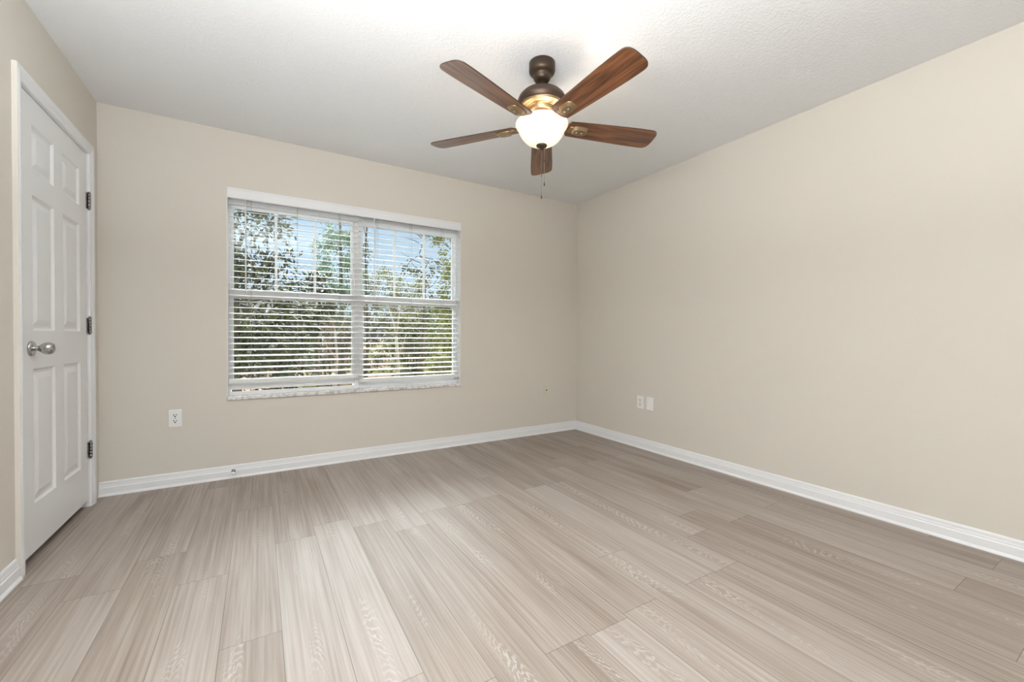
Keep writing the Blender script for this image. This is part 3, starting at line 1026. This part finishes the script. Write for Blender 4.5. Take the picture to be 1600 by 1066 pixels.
tree('pine_tree', (2.55, 16.5, GB),
     [([(0, 0, 0), (0.05, 0, 2.5), (0.0, 0.05, 6.2)], 0.12, 0.03)],
     [((0, 0, 3.6), (0.85, 0.8, 0.7)), ((-0.1, 0, 4.5), (0.8, 0.75, 0.6)), ((0.0, 0, 5.3), (0.62, 0.6, 0.55)), ((0.2, 0, 2.6), (0.9, 0.8, 0.7))],
     4200, 0.20, 0.05, m_pine, m_bark, 'tall pale teal-green tree against the sky beside the window mullion', 'tree', 13, 0.1)
tree('slender_tree', (2.30, 10.9, GB),
     [([(0, 0, 0), (0.03, 0, 1.7), (-0.02, 0.03, 3.4), (0.02, 0, 4.7)], 0.04, 0.01)],
     [((0, 0, 3.9), (0.17, 0.17, 0.75)), ((0.05, 0, 2.8), (0.22, 0.2, 0.5))],
     420, 0.10, 0.03, m_bush, m_bark, 'slender thin-leaved tree just right of the window mullion', 'tree', 14, 0.1)
tree('olive_tree', (5.0, 17.8, GB),
     [([(0, 0, 0), (0.05, 0, 1.2), (0.0, 0.05, 2.6)], 0.10, 0.03)],
     [((-0.65, 0, 3.4), (0.85, 0.7, 0.85)), ((0.55, 0.2, 3.5), (0.95, 0.7, 0.9)), ((0.1, 0, 2.3), (1.4, 0.8, 0.95))],
     4200, 0.13, 0.055, m_olive, m_bark, 'rounded olive-green tree low in the sky of the right upper pane', 'tree', 15, 0.1)
# sparse dark tree with visible branches
rb = random.Random(8)
brs = [([(0, 0, 0), (0.02, 0, 1.4), (0.08, 0.02, 2.6), (0.0, 0, 4.4)], 0.055, 0.012)]
for _ in range(16):
    z = rb.uniform(1.8, 4.1); a = rb.uniform(0, 6.28); l = rb.uniform(0.4, 0.85)
    brs.append(([(0.05, 0, z), (0.05+l*0.5*math.cos(a), l*0.5*math.sin(a), z+0.12), (0.05+l*math.cos(a), l*math.sin(a), z+0.3+rb.uniform(-.2, .2))], 0.014, 0.003))
tree('branchy_tree', (3.55, 10.3, GB), brs,
     [((-0.1, 0, 3.5), (0.65, 0.5, 0.55)), ((0.15, 0, 2.8), (0.5, 0.4, 0.5))],
     260, 0.13, 0.05, m_bush, m_bark, 'sparse dark branchy tree in the right upper pane', 'tree', 16, 0.1)
tree('yellow_green_tree', (3.93, 9.2, GB),
     [([(0, 0, 0), (0.05, 0, 1.2), (0.0, 0.05, 3.6)], 0.07, 0.02)],
     [((-0.05, 0, 3.5), (0.36, 0.4, 0.5)), ((0.0, 0, 2.6), (0.36, 0.45, 0.6)), ((-0.1, 0, 1.6), (0.55, 0.5, 0.7)), ((0, 0, 0.6), (0.6, 0.5, 0.6))],
     6500, 0.10, 0.045, m_yel, m_bark, 'dense yellow-green tree at the right edge of the window', 'tree', 17, 0.2)
# thicket of bushes behind
bushes = [
    (1.75, 12.6, 0.9, 2.2, 'leaf', m_grey, 'grey-green bush behind the left blind, between brick house and mullion'),
    (4.85, 15.2, 0.85, 2.4, 'leaf', m_olive, 'olive bush rising behind the dark green bush in the right lower pane'),
    (4.0, 12.0, 0.9, 2.1, 'leaf', m_bush, 'dark green bush in the middle of the right lower pane'),
    (2.95, 7.3, 0.36, 1.35, 'leaf', m_yel, 'low yellow-green bush nearest the right half of the window'),
    (5.6, 13.6, 1.05, 2.6, 'leaf', m_bush, 'tall dark bush behind the yellow-green tree'),
    (0.6, 14.5, 1.2, 1.4, 'leaf', m_bush, 'low dark shrub in front of the brick house'),
    (9.0, 17.5, 1.6, 3.2, 'leaf', m_olive, 'broad olive bush beyond the right edge of the window'),
    (3.05, 14.2, 0.75, 2.5, 'leaf', m_grey, 'grey-green bush right behind the mullion in the right lower pane'),
    (6.4, 21.2, 1.7, 3.3, 'leaf', m_bush, 'far dark bush behind the olive tree'),
    (10.2, 21.5, 1.8, 3.4, 'leaf', m_bush, 'far dark bush beyond the right edge of the window'),
    (-2.2, 13.0, 1.6, 3.0, 'leaf', m_bush, 'large dark bush beyond the left edge of the window'),
]
for i, (x, y, r, h, _, ml_, lab) in enumerate(bushes):
    rg = random.Random(40+i)
    stems = []
    for _q in range(5):
        a = rg.uniform(0, 6.28)
        stems.append(([(0.1*math.cos(a), 0.1*math.sin(a), 0), (r*0.4*math.cos(a), r*0.4*math.sin(a), h*0.5), (r*0.6*math.cos(a), r*0.6*math.sin(a), h*0.85)], 0.03, 0.006))
    bl_ = [((0, 0, h*0.45), (r, r*0.8, h*0.45)), ((-r*0.4, 0, h*0.72), (r*0.55, r*0.5, h*0.3)), ((r*0.4, 0.1, h*0.70), (r*0.55, r*0.5, h*0.32))]
    tree('bush', (x, y, GB), stems, bl_, int(2600*r*h/2.0), 0.12, 0.05, ml_, m_bark, lab, 'bush', 60+i, 0.1, 'bushes outside the window')
# pale forked bare tree
tree('bare_tree', (2.66, 9.4, GB),
     [([(0, 0, 0), (0.02, 0, 0.8), (-0.03, 0, 1.45)], 0.045, 0.032), ([(-0.03, 0, 1.45), (-0.10, 0, 1.75), (-0.22, 0, 2.15)], 0.028, 0.012),
      ([(-0.03, 0, 1.45), (0.02, 0, 1.8), (0.08, 0, 2.2)], 0.028, 0.012), ([(0.0, 0, 1.0), (0.15, 0, 1.3), (0.22, 0.05, 1.5)], 0.015, 0.005),
      ([(0.0, 0, 0.7), (-0.14, 0, 0.95), (-0.2, 0, 1.2)], 0.012, 0.004)],
     [], 0, 0.1, 0.05, m_grey, m_pale, 'pale forked bare trunk in the right lower pane', 'tree', 31)
tree('bare_tree', (1.55, 10.8, GB),
     [([(0, 0, 0), (0.05, 0, 0.9), (0.0, 0, 1.6)], 0.035, 0.025), ([(0.0, 0, 1.6), (-0.12, 0, 1.95), (-0.1, 0, 2.3)], 0.022, 0.008),
      ([(0.0, 0, 1.4), (0.2, 0, 1.8), (0.3, 0, 2.25)], 0.02, 0.008), ([(0.03, 0, 0.9), (-0.2, 0, 1.25), (-0.3, 0, 1.5)], 0.014, 0.004)],
     [], 0, 0.1, 0.05, m_grey, m_pale, 'pale bare sapling in front of the brick house', 'tree', 32)

# brick house in the distance
m_brick = mat('brick_pink', (0.42, 0.27, 0.22), 0.9, spec=0.1)
bt = nd(m_brick, 'ShaderNodeTexBrick')
bt.inputs['Scale'].default_value = 4.0
bt.inputs['Color1'].default_value = (0.40, 0.24, 0.20, 1)
bt.inputs['Color2'].default_value = (0.48, 0.31, 0.26, 1)
bt.inputs['Mortar'].default_value = (0.50, 0.42, 0.36, 1)
tc = nd(m_brick, 'ShaderNodeTexCoord')
mp = nd(m_brick, 'ShaderNodeMapping'); mp.inputs['Rotation'].default_value = (math.pi/2, 0, 0)
ln(m_brick, tc.outputs['Object'], mp.inputs[0]); ln(m_brick, mp.outputs[0], bt.inputs['Vector']); ln(m_brick, bt.outputs[0], bsdf(m_brick).inputs['Base Color'])
m_roof = mat('roof_shingle', (0.12, 0.115, 0.11), 1.0, spec=0.0)
m_wing = mat('siding_beige', (0.55, 0.50, 0.40), 0.8, spec=0.1)
m_hglass = mat('house_pane', (0.06, 0.07, 0.08), 0.1)
HX, HY, HG = 1.4, 21.0, -0.35
hs = empty('house', (HX, HY, HG))
tag(hs, 'low pinkish brick house far behind the trees', 'house')
MB().box(-4.0, 2.2, 0, 6, 0, 2.15).build('brick_wall', m_brick, hs)
MB().box(-3.2, -0.9, -0.5, 0.02, 0, 2.0).build('siding_wall', m_wing, hs)
rf = MB()
rf.add([(-4.4, -0.7, 2.1), (2.6, -0.7, 2.1), (2.6, 6.6, 2.1), (-4.4, 6.6, 2.1), (-2.5, 3, 3.3), (0.7, 3, 3.3)],
       [(0, 1, 5, 4), (1, 2, 5), (2, 3, 4, 5), (3, 0, 4), (0, 3, 2, 1)])
rf.build('roof', m_roof, hs)
for (xa, xb, za, zb) in ((0.15, 1.05, 0.45, 1.35), (-2.6, -1.6, 0.6, 1.4)):
    yy = -0.04 if xa > 0 else -0.55
    w = MB()
    w.box(xa-0.07, xb+0.07, yy, yy+0.06, za-0.07, za); w.box(xa-0.07, xb+0.07, yy, yy+0.06, zb, zb+0.07)
    w.box(xa-0.07, xa, yy, yy+0.06, za, zb); w.box(xb, xb+0.07, yy, yy+0.06, za, zb)
    wo = w.build('window_frame', m_trim, hs)
    MB().box(xa, xb, yy+0.03, yy+0.05, za, zb).build('window_pane', m_hglass, wo)
